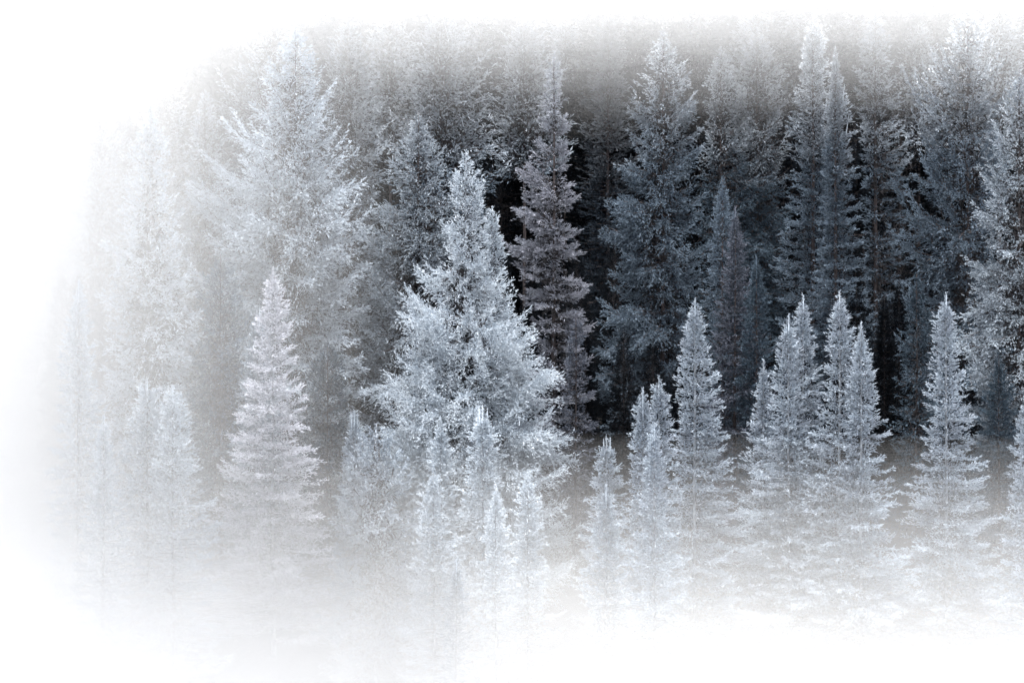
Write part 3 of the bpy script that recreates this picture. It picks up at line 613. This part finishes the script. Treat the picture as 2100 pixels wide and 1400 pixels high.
     [(0.0, 0.03, 0.03), (1.01, 0.28, 0.28), (2.52, 0.48, 0.53), (4.03, 0.73, 0.73), (6.04, 0.91, 0.86), (9.06, 1.03, 0.86), (14.09, 1.53, 1.23)], 'open', 'mauve', 52, 0.249, 0.79, None, 0, (), ()),
    ('spruce_tree', 'dark drooping spruce low in the gap left of the lone frosted fir at the right', 'spruce tree', 21.62, 117.0, 14.73,
     [(0.0, 0.03, 0.03), (1.56, 0.47, 0.52), (3.65, 0.78, 0.91), (5.73, 0.91, 1.3), (7.81, 1.3, 1.56), (10.16, 1.56, 1.82), (15.23, 1.75, 2.04)], 'spruce', 'blue', 53, 0.257, 0.77, None, 0, (), ()),
    ('spruce_tree', 'mist topped spruce behind the grey spruce, wide and dusky blue', 'spruce tree', -4.45, 138.0, 26.38,
     [(0.0, 0.03, 0.03), (1.38, 1.54, 1.54), (2.92, 2.46, 2.61), (5.07, 2.77, 3.07), (7.53, 2.92, 3.38), (10.29, 3.07, 3.69), (12.75, 3.07, 3.84)], 'spruce', 'slate', 54, 0.373, 0.41, None, 0, (), ()),
    ('spruce_tree', 'dusky spruce between the wide mist topped one and the lavender tinted tree', 'spruce tree', 0.79, 142.0, 25.55,
     [(0.0, 0.03, 0.03), (1.58, 1.58, 1.58), (3.16, 2.05, 2.37), (5.06, 2.37, 2.69), (8.22, 2.37, 2.85), (9.48, 2.37, 2.85)], 'spruce', 'slate', 55, 0.382, 0.40, None, 0, (), ()),
    ('spruce_tree', 'misty spruce between the big round shouldered spruce and the grey spruce', 'spruce tree', -10.08, 134.0, 26.84,
     [(0.0, 0.03, 0.03), (1.34, 0.95, 1.13), (3.43, 1.7, 2.03), (6.12, 2.0, 2.33), (9.4, 2.0, 2.33), (13.87, 2.15, 2.33), (22.82, 2.45, 2.63), (27.34, 2.74, 2.95)], 'spruce', 'grey', 56, 0.290, 0.69, None, 0, (), ()),
    ('fir_tree', 'dark columnar fir behind, between the lavender tinted tree and the pale crowned spruce', 'fir tree', 6.23, 142.0, 26.47,
     [(0.0, 0.03, 0.03), (1.42, 0.61, 0.64), (3.32, 1.13, 1.19), (5.85, 1.38, 1.48), (9.01, 1.74, 1.77), (12.8, 1.95, 1.98), (18.49, 2.29, 2.15), (26.97, 2.56, 2.41)], 'fir', 'night', 57, 0.382, 0.40, None, 0, ((0.0, 0.0, 1.1),), ()),
    ('spruce_tree', 'dusky spruce half hidden behind the lilac washed fir', 'spruce tree', 26.96, 145.0, 25.35,
     [(0.0, 0.03, 0.03), (1.94, 1.29, 1.13), (5.17, 1.61, 1.61), (8.39, 1.78, 1.78)], 'spruce', 'slate', 58, 0.390, 0.40, None, 0, (), ()),
    ('spruce_tree', 'mist topped spruce behind the right edge spruce', 'spruce tree', 30.28, 136.0, 28.86,
     [(0.0, 0.03, 0.03), (2.12, 1.21, 1.21), (4.54, 1.67, 1.82), (8.48, 1.97, 2.27), (11.2, 1.97, 2.42)], 'spruce', 'grey', 59, 0.423, 0.33, None, 0, (), ()),
    ('spruce_tree', 'spruce veiled at the top edge behind the bent over top', 'spruce tree', 16.31, 148.0, 26.69,
     [(0.0, 0.03, 0.03), (2.31, 1.65, 1.81), (4.94, 2.14, 2.47), (8.9, 2.31, 2.8)], 'spruce', 'grey', 60, 0.457, 0.31, None, 0, (), ()),
    ('spruce_tree', 'spruce veiled at the top edge between the misty spruce and the wide one', 'spruce tree', -8.13, 146.0, 27.58,
     [(0.0, 0.03, 0.03), (2.28, 1.46, 1.46), (5.2, 2.11, 2.11), (11.05, 2.44, 2.44)], 'spruce', 'grey', 61, 0.451, 0.32, None, 0, (), ()),
    ('spruce_tree', 'spruce veiled at the top edge behind the lilac washed fir', 'spruce tree', 23.54, 150.0, 27.63,
     [(0.0, 0.03, 0.03), (3.01, 1.67, 1.67), (6.35, 2.17, 2.34), (9.68, 2.34, 2.5)], 'spruce', 'grey', 62, 0.462, 0.31, None, 0, (), ()),
    ('spruce_tree', 'veiled spruce between the dark columnar fir and the pale crowned spruce', 'spruce tree', 8.62, 149.0, 26.18,
     [(0.0, 0.03, 0.03), (1.82, 1.0, 1.0), (4.15, 1.59, 1.49), (7.13, 1.82, 1.66)], 'spruce', 'grey', 63, 0.459, 0.31, None, 0, (), ()),
    ('spruce_tree', 'veiled spruce in the gap between the pale crowned spruce and the bent over top', 'spruce tree', 12.46, 148.0, 25.69,
     [(0.0, 0.03, 0.03), (1.65, 0.99, 1.05), (3.95, 1.42, 1.55), (7.58, 1.58, 1.71)], 'spruce', 'grey', 64, 0.397, 0.39, None, 0, (), ()),
    ('spruce_tree', 'veiled spruce behind the pale topped fir column, left side', 'spruce tree', 19.20, 150.0, 26.36,
     [(0.0, 0.03, 0.03), (1.84, 1.0, 1.0), (4.51, 1.5, 1.44), (7.85, 1.67, 1.67)], 'spruce', 'grey', 65, 0.462, 0.31, None, 0, (), ()),
    ('spruce_tree', 'veiled spruce behind the tip of the lavender tinted tree', 'spruce tree', 3.62, 148.0, 26.47,
     [(0.0, 0.03, 0.03), (1.81, 0.99, 0.99), (3.79, 1.38, 1.48), (6.1, 1.58, 1.65)], 'spruce', 'grey', 66, 0.397, 0.39, None, 0, (), ()),
    ('spruce_tree', 'veiled spruce behind the narrow gap left of the dusky mist topped spruce', 'spruce tree', -2.17, 150.0, 26.46,
     [(0.0, 0.03, 0.03), (2.0, 1.17, 1.17), (4.34, 1.67, 1.84), (7.01, 1.84, 2.0)], 'spruce', 'grey', 67, 0.462, 0.31, None, 0, (), ()),
    ('spruce_tree', 'veiled spruce behind the big swept boughs, below the top edge', 'spruce tree', 29.39, 150.0, 26.48,
     [(0.0, 0.03, 0.03), (2.0, 1.17, 1.17), (4.68, 1.67, 1.84), (7.68, 1.84, 2.0)], 'spruce', 'grey', 68, 0.462, 0.31, None, 0, (), ()),
]
for T in TREES:
    plant(*T)

# dark trees deeper in the stand, seen only in the gaps between the nearer crowns
BACK_LABEL = "dark conifer deep in the shade, seen only in gaps between nearer trees"
ADDED_CONIFER_LABEL = "low near-black conifer added to darken the gaps between the great trees"
ADDED_CONIFER_GROUP = "low dark conifers added under the stand"
BACK_GROUP = "dark conifers deep in the stand"
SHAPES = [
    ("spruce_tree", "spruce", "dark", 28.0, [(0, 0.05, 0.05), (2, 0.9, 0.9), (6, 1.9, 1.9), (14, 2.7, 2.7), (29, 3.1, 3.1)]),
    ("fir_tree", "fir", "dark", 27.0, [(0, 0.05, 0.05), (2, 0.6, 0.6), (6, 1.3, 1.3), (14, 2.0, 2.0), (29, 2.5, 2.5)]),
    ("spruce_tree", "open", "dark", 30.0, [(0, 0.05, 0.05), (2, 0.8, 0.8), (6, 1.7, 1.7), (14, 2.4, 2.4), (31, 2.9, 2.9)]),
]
BACK = [(-37.7, 149.9, 4.99, 1.11, 2),
    (-35.5, 148.2, 5.28, 1.07, 0),
    (-33.3, 151.2, 0.71, 1.0, 0),
    (-31.3, 144.8, 1.57, 1.06, 1),
    (-29.4, 151.3, 4.81, 0.94, 0),
    (-27.6, 148.9, 0.8, 0.9, 0),
    (-25.8, 145.7, 6.17, 1.09, 1),
    (-23.9, 145.6, 5.5, 1.04, 0),
    (-21.4, 149.5, 6.07, 1.1, 1),
    (-19.7, 147.3, 5.88, 0.96, 1),
    (-17.8, 148.8, 0.02, 1.05, 1),
    (-16.1, 146.8, 1.92, 1.05, 0),
    (-14.0, 149.6, 0.36, 1.11, 0),
    (-11.5, 146.9, 2.54, 1.02, 1),
    (-9.6, 148.6, 0.06, 0.91, 0),
    (-7.4, 151.6, 0.75, 0.95, 1),
    (-5.4, 146.8, 3.3, 1.07, 0),
    (-3.2, 150.2, 2.31, 0.97, 1),
    (-0.7, 144.7, 2.14, 1.03, 0),
    (1.2, 151.4, 3.42, 0.97, 1),
    (3.1, 150.4, 3.94, 1.06, 1),
    (5.7, 145.3, 0.3, 1.12, 2),
    (8.2, 144.3, 4.65, 0.98, 1),
    (10.2, 147.4, 0.35, 1.1, 0),
    (12.6, 146.7, 1.3, 1.12, 2),
    (15.1, 149.0, 4.95, 0.92, 1),
    (17.1, 144.5, 2.64, 0.93, 2),
    (19.5, 151.8, 2.85, 1.01, 2),
    (21.4, 146.2, 2.95, 1.1, 0),
    (23.4, 151.9, 6.03, 1.04, 1),
    (25.8, 145.4, 3.09, 1.01, 2),
    (28.3, 146.9, 4.94, 1.07, 2),
    (30.4, 144.3, 1.92, 1.02, 2),
    (32.3, 147.9, 4.83, 1.05, 1),
    (34.9, 146.7, 1.12, 1.09, 1),
    (37.0, 146.0, 4.22, 1.0, 2),
    (-41.3, 161.8, 4.04, 1.06, 1),
    (-38.9, 165.7, 5.46, 1.05, 1),
    (-35.7, 163.1, 3.32, 0.94, 1),
    (-32.6, 162.8, 4.34, 1.06, 2),
    (-30.1, 163.9, 5.88, 1.01, 1),
    (-27.8, 163.4, 5.45, 0.96, 0),
    (-25.5, 163.7, 3.92, 0.94, 2),
    (-23.3, 164.7, 6.2, 1.12, 0),
    (-21.2, 160.1, 1.99, 0.94, 0),
    (-18.5, 162.3, 2.2, 1.05, 0),
    (-15.8, 160.9, 5.67, 0.9, 1),
    (-12.7, 165.8, 5.44, 1.05, 2),
    (-10.2, 159.3, 3.85, 0.92, 2),
    (-7.6, 166.6, 1.84, 0.98, 0),
    (-5.1, 165.5, 4.03, 0.98, 0),
    (-2.9, 162.1, 3.0, 0.94, 0),
    (-0.1, 161.8, 5.61, 0.9, 0),
    (2.3, 166.3, 3.39, 0.97, 2),
    (4.7, 162.5, 1.42, 0.96, 2),
    (7.2, 166.7, 5.74, 1.03, 1),
    (10.1, 161.4, 1.58, 0.9, 1),
    (12.7, 161.3, 3.0, 0.93, 2),
    (15.8, 161.0, 0.25, 0.93, 1),
    (17.8, 163.3, 1.72, 1.11, 0),
    (20.1, 161.1, 0.97, 1.12, 1),
    (22.7, 166.9, 3.25, 1.09, 2),
    (25.8, 159.1, 0.79, 0.96, 2),
    (28.2, 161.4, 3.33, 1.0, 1),
    (31.0, 165.5, 0.83, 0.9, 2),
    (33.6, 166.3, 5.58, 1.02, 0),
    (36.1, 165.5, 3.74, 1.05, 2),
    (38.9, 165.9, 5.28, 1.0, 2),
    (41.9, 160.6, 1.86, 1.08, 0),
    (-46.9, 182.2, 3.66, 1.04, 1),
    (-43.0, 177.1, 3.0, 1.02, 1),
    (-39.0, 180.3, 2.67, 1.02, 0),
    (-36.4, 177.8, 5.15, 1.07, 2),
    (-32.4, 178.7, 2.7, 0.92, 1),
    (-28.9, 176.4, 5.29, 0.95, 2),
    (-25.1, 176.9, 5.62, 1.12, 2),
    (-21.2, 177.2, 3.83, 0.99, 0),
    (-18.6, 177.7, 3.49, 1.05, 2),
    (-15.9, 176.5, 3.61, 1.06, 2),
    (-13.1, 179.5, 1.98, 1.03, 1),
    (-10.1, 181.2, 5.74, 0.93, 1),
    (-7.3, 181.1, 3.18, 1.1, 2),
    (-3.9, 177.8, 0.4, 0.95, 1),
    (-0.6, 177.1, 1.47, 0.98, 2),
    (2.5, 177.0, 0.12, 0.98, 2),
    (6.0, 176.7, 0.78, 1.03, 0),
    (9.2, 179.7, 6.05, 0.92, 2),
    (11.8, 181.8, 0.34, 0.93, 1),
    (15.3, 177.8, 0.73, 1.11, 2),
    (18.6, 177.7, 4.41, 0.98, 0),
    (21.6, 183.4, 4.43, 1.08, 1),
    (24.3, 182.6, 4.07, 1.08, 1),
    (28.3, 178.9, 0.23, 1.12, 0),
    (31.9, 179.2, 0.61, 0.91, 0),
    (34.8, 179.9, 5.89, 1.05, 1),
    (37.3, 179.8, 5.59, 1.04, 1),
    (40.4, 179.7, 1.2, 1.04, 0),
    (43.5, 179.1, 5.53, 0.93, 1),
    (46.2, 182.5, 4.71, 1.05, 0),
    (-52.0, 203.4, 2.32, 1.11, 2),
    (-48.6, 199.7, 5.33, 0.93, 2),
    (-44.6, 199.6, 1.51, 1.12, 0),
    (-40.8, 196.2, 1.45, 0.92, 1),
    (-35.7, 201.7, 4.27, 0.94, 1),
    (-31.8, 201.9, 4.51, 0.94, 0),
    (-28.1, 197.7, 0.28, 1.03, 2),
    (-22.8, 196.1, 0.38, 1.07, 1),
    (-19.1, 196.3, 5.25, 1.08, 2),
    (-15.1, 196.8, 0.45, 1.1, 1),
    (-11.5, 199.8, 4.29, 1.04, 1),
    (-7.4, 196.5, 1.6, 0.99, 1),
    (-2.8, 203.0, 5.97, 0.94, 2),
    (1.6, 199.2, 3.34, 0.92, 1),
    (6.5, 196.7, 6.19, 0.94, 0),
    (11.5, 197.7, 0.11, 1.02, 1),
    (15.7, 202.1, 3.28, 0.93, 0),
    (20.8, 198.5, 2.82, 1.08, 0),
    (25.2, 197.1, 3.03, 1.07, 1),
    (30.2, 198.5, 0.82, 0.92, 0),
    (34.9, 202.4, 6.08, 1.05, 1),
    (38.4, 201.6, 0.3, 0.94, 1),
    (43.4, 203.1, 0.45, 1.07, 1),
    (48.3, 200.4, 5.63, 1.04, 0)]
first = {}
# low near-black conifers, added so the gaps between the great trees read dark
UNDER = [(-24.3, 122.6, 4.12, 0.45, 2),
    (-22.9, 120.6, 0.67, 0.44, 2),
    (-21.4, 118.8, 1.06, 0.37, 2),
    (-19.8, 118.7, 3.41, 0.43, 0),
    (-18.4, 118.8, 0.82, 0.38, 1),
    (-16.3, 121.6, 1.45, 0.39, 1),
    (-14.7, 120.3, 1.03, 0.41, 0),
    (-12.8, 119.0, 3.33, 0.36, 2),
    (-11.3, 122.3, 2.73, 0.39, 1),
    (-9.7, 123.1, 2.9, 0.39, 1),
    (-8.3, 121.8, 1.01, 0.4, 1),
    (-6.4, 119.0, 5.11, 0.39, 0),
    (-4.9, 118.5, 5.71, 0.37, 2),
    (-2.8, 120.5, 1.35, 0.37, 0),
    (-1.2, 121.1, 4.8, 0.43, 1),
    (0.5, 119.7, 6.17, 0.44, 0),
    (2.3, 120.5, 0.9, 0.44, 1),
    (4.0, 119.0, 2.49, 0.43, 1),
    (6.1, 119.5, 5.01, 0.38, 2),
    (7.8, 121.2, 0.57, 0.36, 2),
    (9.2, 121.1, 3.68, 0.36, 1),
    (10.6, 121.9, 3.83, 0.4, 2),
    (12.3, 122.0, 2.51, 0.46, 2),
    (14.4, 122.0, 4.21, 0.4, 1),
    (16.1, 121.5, 4.27, 0.4, 1),
    (17.7, 118.6, 4.86, 0.41, 2),
    (19.4, 123.3, 0.09, 0.45, 0),
    (20.8, 122.3, 4.21, 0.45, 1),
    (22.8, 122.7, 4.64, 0.41, 0),
    (24.5, 119.0, 0.76, 0.38, 2),
    (26.2, 123.3, 4.21, 0.39, 2),
    (28.0, 119.5, 4.25, 0.38, 1),
    (29.5, 121.9, 3.48, 0.43, 1),
    (-26.3, 128.0, 5.01, 0.45, 0),
    (-24.2, 127.3, 3.97, 0.45, 0),
    (-22.3, 129.3, 3.93, 0.43, 2),
    (-20.4, 128.6, 2.67, 0.42, 0),
    (-18.8, 127.9, 3.8, 0.47, 0),
    (-17.1, 127.2, 1.86, 0.42, 2),
    (-15.6, 127.5, 3.73, 0.43, 2),
    (-13.9, 126.9, 5.98, 0.37, 2),
    (-11.8, 128.1, 5.34, 0.43, 0),
    (-9.7, 129.6, 5.01, 0.45, 0),
    (-8.2, 127.3, 0.58, 0.37, 2),
    (-6.2, 129.4, 2.77, 0.39, 0),
    (-4.3, 131.1, 6.01, 0.43, 0),
    (-2.6, 130.6, 1.23, 0.39, 0),
    (-0.9, 129.9, 4.67, 0.36, 1),
    (1.2, 128.8, 0.04, 0.47, 1),
    (2.7, 126.5, 2.39, 0.39, 2),
    (4.1, 130.3, 4.53, 0.39, 0),
    (6.1, 131.5, 4.72, 0.38, 1),
    (7.8, 128.0, 3.13, 0.44, 0),
    (9.6, 128.0, 2.12, 0.46, 2),
    (11.3, 127.6, 6.19, 0.38, 2),
    (12.8, 127.9, 0.6, 0.41, 0),
    (14.6, 128.4, 5.86, 0.36, 1),
    (16.0, 126.9, 5.14, 0.37, 0),
    (17.4, 129.3, 6.01, 0.46, 0),
    (18.9, 127.6, 6.12, 0.41, 1),
    (20.6, 131.3, 3.76, 0.45, 1),
    (22.4, 126.8, 2.47, 0.45, 1),
    (24.5, 131.2, 4.15, 0.43, 2),
    (25.9, 126.6, 4.83, 0.4, 1),
    (28.0, 128.4, 6.27, 0.44, 1),
    (29.4, 130.4, 2.65, 0.47, 1),
    (31.0, 128.6, 1.7, 0.41, 1),
    (-27.3, 138.3, 4.76, 0.37, 2),
    (-25.4, 139.0, 5.56, 0.39, 0),
    (-23.2, 137.0, 1.99, 0.42, 1),
    (-21.4, 139.1, 5.89, 0.37, 0),
    (-19.1, 134.9, 0.82, 0.45, 1),
    (-16.9, 135.3, 3.26, 0.49, 2),
    (-14.8, 135.9, 0.66, 0.41, 1),
    (-12.9, 136.9, 3.65, 0.49, 0),
    (-10.5, 135.2, 0.11, 0.36, 1),
    (-8.9, 136.9, 4.43, 0.36, 0),
    (-6.9, 137.0, 3.83, 0.46, 0),
    (-4.7, 135.7, 4.35, 0.47, 0),
    (-2.6, 136.7, 0.64, 0.38, 1),
    (-0.6, 135.9, 3.66, 0.44, 1),
    (1.9, 136.0, 1.05, 0.48, 0),
    (4.0, 134.8, 1.33, 0.44, 0),
    (6.4, 136.0, 3.46, 0.47, 0),
    (8.3, 134.8, 0.02, 0.43, 2),
    (10.3, 134.8, 0.55, 0.41, 0),
    (12.2, 136.2, 5.12, 0.42, 0),
    (14.4, 135.8, 5.21, 0.44, 1),
    (16.1, 138.4, 4.41, 0.44, 1),
    (18.5, 138.7, 3.73, 0.43, 2),
    (20.4, 135.1, 2.86, 0.45, 2),
    (22.3, 138.9, 0.25, 0.44, 0),
    (24.3, 137.2, 2.78, 0.44, 2),
    (26.7, 135.1, 0.4, 0.45, 0),
    (28.3, 138.1, 1.91, 0.43, 2),
    (30.5, 134.8, 4.04, 0.47, 0),
    (32.4, 136.0, 2.85, 0.4, 1)]
for n, (x, y, rz, s, k) in enumerate(BACK + UNDER):
    young = n >= len(BACK)
    nm, st, mt, h, pf = SHAPES[k]
    if k not in first:
        first[k] = plant(nm, BACK_LABEL, "conifer tree", x, y, h, pf, st, mt, 300 + k, 0.40, 0.62, BACK_GROUP)
    else:
        copy_tree(first[k], x, y, rz, s, ADDED_CONIFER_LABEL if young else BACK_LABEL, ADDED_CONIFER_GROUP if young else BACK_GROUP)  # young: the low conifers added to darken the gaps


# ------------------------------------------------------------ fog
def fog_slab(label, x0, x1, y0, y1, bottom, top, density, name, wave=0.5, seed=0, nx=36, ny=48, run=1.0):
    """a closed body of fog of even density between two gently billowing sheets; bottom, top: heights as functions of x and y"""
    xs, ys = np.linspace(x0, x1, nx), np.linspace(y0, y1, ny)
    X, Y = np.meshgrid(xs, ys)
    r = np.random.default_rng(seed).uniform(0, 6.28, 6)
    bil = wave * (0.5 * np.sin(X * 0.13 + Y * 0.05 * run + r[0]) + 0.3 * np.sin(X * 0.29 - Y * 0.10 * run + r[1]) + 0.25 * np.sin(X * 0.07 + Y * 0.16 * run + r[2]) + 0.15 * np.sin(X * 0.55 + Y * 0.21 * run + r[3]))
    Zt, Zb = top(X, Y, bil), bottom(X, Y, bil)
    n = nx * ny
    V = np.concatenate([np.stack([X, Y, Zt], -1).reshape(-1, 3), np.stack([X, Y, Zb], -1).reshape(-1, 3)])
    F = grid_faces(nx, ny)
    i = np.arange(n).reshape(ny, nx)
    ring = np.concatenate([i[0, :-1], i[:-1, -1], i[-1, :0:-1], i[:0:-1, 0]])
    nxt = np.roll(ring, -1)
    sidef = np.stack([ring + n, nxt + n, nxt, ring], -1)
    me = mesh_from(name, V, [F, F[:, ::-1] + n, sidef], [fog_mat(name, density)], smooth=False)
    o = link(name, me)
    tag(o, label, "fog", kind="stuff")
    return o


def fog_wall(label, edge, y0, y1, z0, z1, far, density, name, wave=0.8, seed=0, ny=48, nz=36):
    """a closed bank of fog lying to the left of the billowing upright face x = -edge, out to x = -far"""
    ys, zs = np.linspace(y0, y1, ny), np.linspace(z0, z1, nz)
    Y, Z = np.meshgrid(ys, zs)
    r = np.random.default_rng(seed).uniform(0, 6.28, 6)
    bil = wave * (0.5 * np.sin(Z * 0.21 + Y * 0.05 + r[0]) + 0.3 * np.sin(Z * 0.37 - Y * 0.10 + r[1]) + 0.25 * np.sin(Z * 0.11 + Y * 0.16 + r[2]))
    X = -edge + bil + 0.34 * np.maximum(0, -Z - 3.5)                     # the bank spreads where it meets the ground mist
    n = ny * nz
    V = np.concatenate([np.stack([X, Y, Z], -1).reshape(-1, 3), np.stack([np.full_like(X, -far), Y, Z], -1).reshape(-1, 3)])
    F = grid_faces(ny, nz)
    i = np.arange(n).reshape(nz, ny)
    ring = np.concatenate([i[0, :-1], i[:-1, -1], i[-1, :0:-1], i[:0:-1, 0]])
    nxt = np.roll(ring, -1)
    sidef = np.stack([ring + n, nxt + n, nxt, ring], -1)
    me = mesh_from(name, V, [F, F[:, ::-1] + n, sidef], [fog_mat(name, density)], smooth=False)
    o = link(name, me)
    tag(o, label, "fog", kind="stuff")
    return o


# ground mist lying in the valley before the trees, thicker downwards; each layer is one even body of fog down to below the ground
low = lambda X, Y, b: np.full_like(X, -45.0)
for k, (h, dens, wv, lab) in enumerate((
        (4.6, 0.00239, 0.45, "thinnest topmost layer of the ground mist before the firs"),
        (6.0, 0.00205, 0.50, "thin second layer of the ground mist before the firs"),
        (7.4, 0.00190, 0.55, "middle layer of the ground mist before the firs"),
        (9.0, 0.00359, 0.60, "thick fourth layer of the ground mist about the feet of the firs"),
        (10.5, 0.00450, 0.60, "heavy fifth layer of the ground mist along the bottom"),
        (11.4, 0.00520, 0.60, "heavier sixth layer of the ground mist along the bottom"),
        (12.8, 0.01400, 0.60, "densest lowest layer of the white ground mist along the bottom"))):
    fog_slab(lab, -140, 140, -60, 108, low, lambda X, Y, b, h=h: -h + 0.7 * b + np.where(h > 10, 0.10, 0.02) * np.clip(9.0 - X, 0, 32), dens, "ground_mist", wv, 11 + k)

# fog bank drifting in from the left, thicker leftwards
for k, (e, dens, lab) in enumerate((
        (5.0, 0.00112, "thin leading edge of the fog bank left of centre"),
        (7.6, 0.00106, "light second layer of the fog bank veiling the left spruces"),
        (9.8, 0.00134, "third layer of the fog bank veiling the left spruces"),
        (11.8, 0.00186, "middle layer of the fog bank veiling the left spruces"),
        (14.5, 0.00329, "fifth layer of the fog bank at the left"),
        (16.6, 0.00480, "thick sixth layer of the fog bank at the left"),
        (18.8, 0.00560, "heavy seventh layer of the fog bank at the left"),
        (21.0, 0.00900, "heavy white part of the fog bank near the left edge"),
        (23.2, 0.01332, "densest white heart of the fog bank along the left edge"))):
    fog_wall(lab, e, 8, 121, -44, 19, 139, dens, "fog_bank", 0.7, 31 + k)

# low cloud with a flat billowing base just above the near tree tops, thicker upwards
for k, (c, dens, th, lab) in enumerate((
        (11.0, 0.00055, 9.5, "thinnest lowest fringe of the low cloud over the tree tops"),
        (12.0, 0.00098, 8.7, "thin second layer of the low cloud over the tree tops"),
        (12.9, 0.00189, 8.0, "third layer of the low cloud over the tree tops"),
        (13.8, 0.00230, 7.2, "middle layer of the low cloud over the tree tops"),
        (14.8, 0.00303, 6.5, "thick fifth layer of the low cloud over the tree tops"),
        (15.8, 0.00413, 5.8, "thick sixth layer of the low cloud over the tree tops"),
        (16.7, 0.00360, 5.0, "thicker upper layer of the low cloud over the tree tops"),
        (17.7, 0.00360, 4.5, "heavy white layer of the low cloud near the top"),
        (18.9, 0.00400, 4.5, "densest white layer of the low cloud along the top"))):
    fog_slab(lab, -139, 139, 40, 127, lambda X, Y, b, c=c: c + b, lambda X, Y, b, c=c, th=th: c + th + 0.3 * b, dens, "low_cloud", 0.9, 51 + k, 80, 40, 0.12)
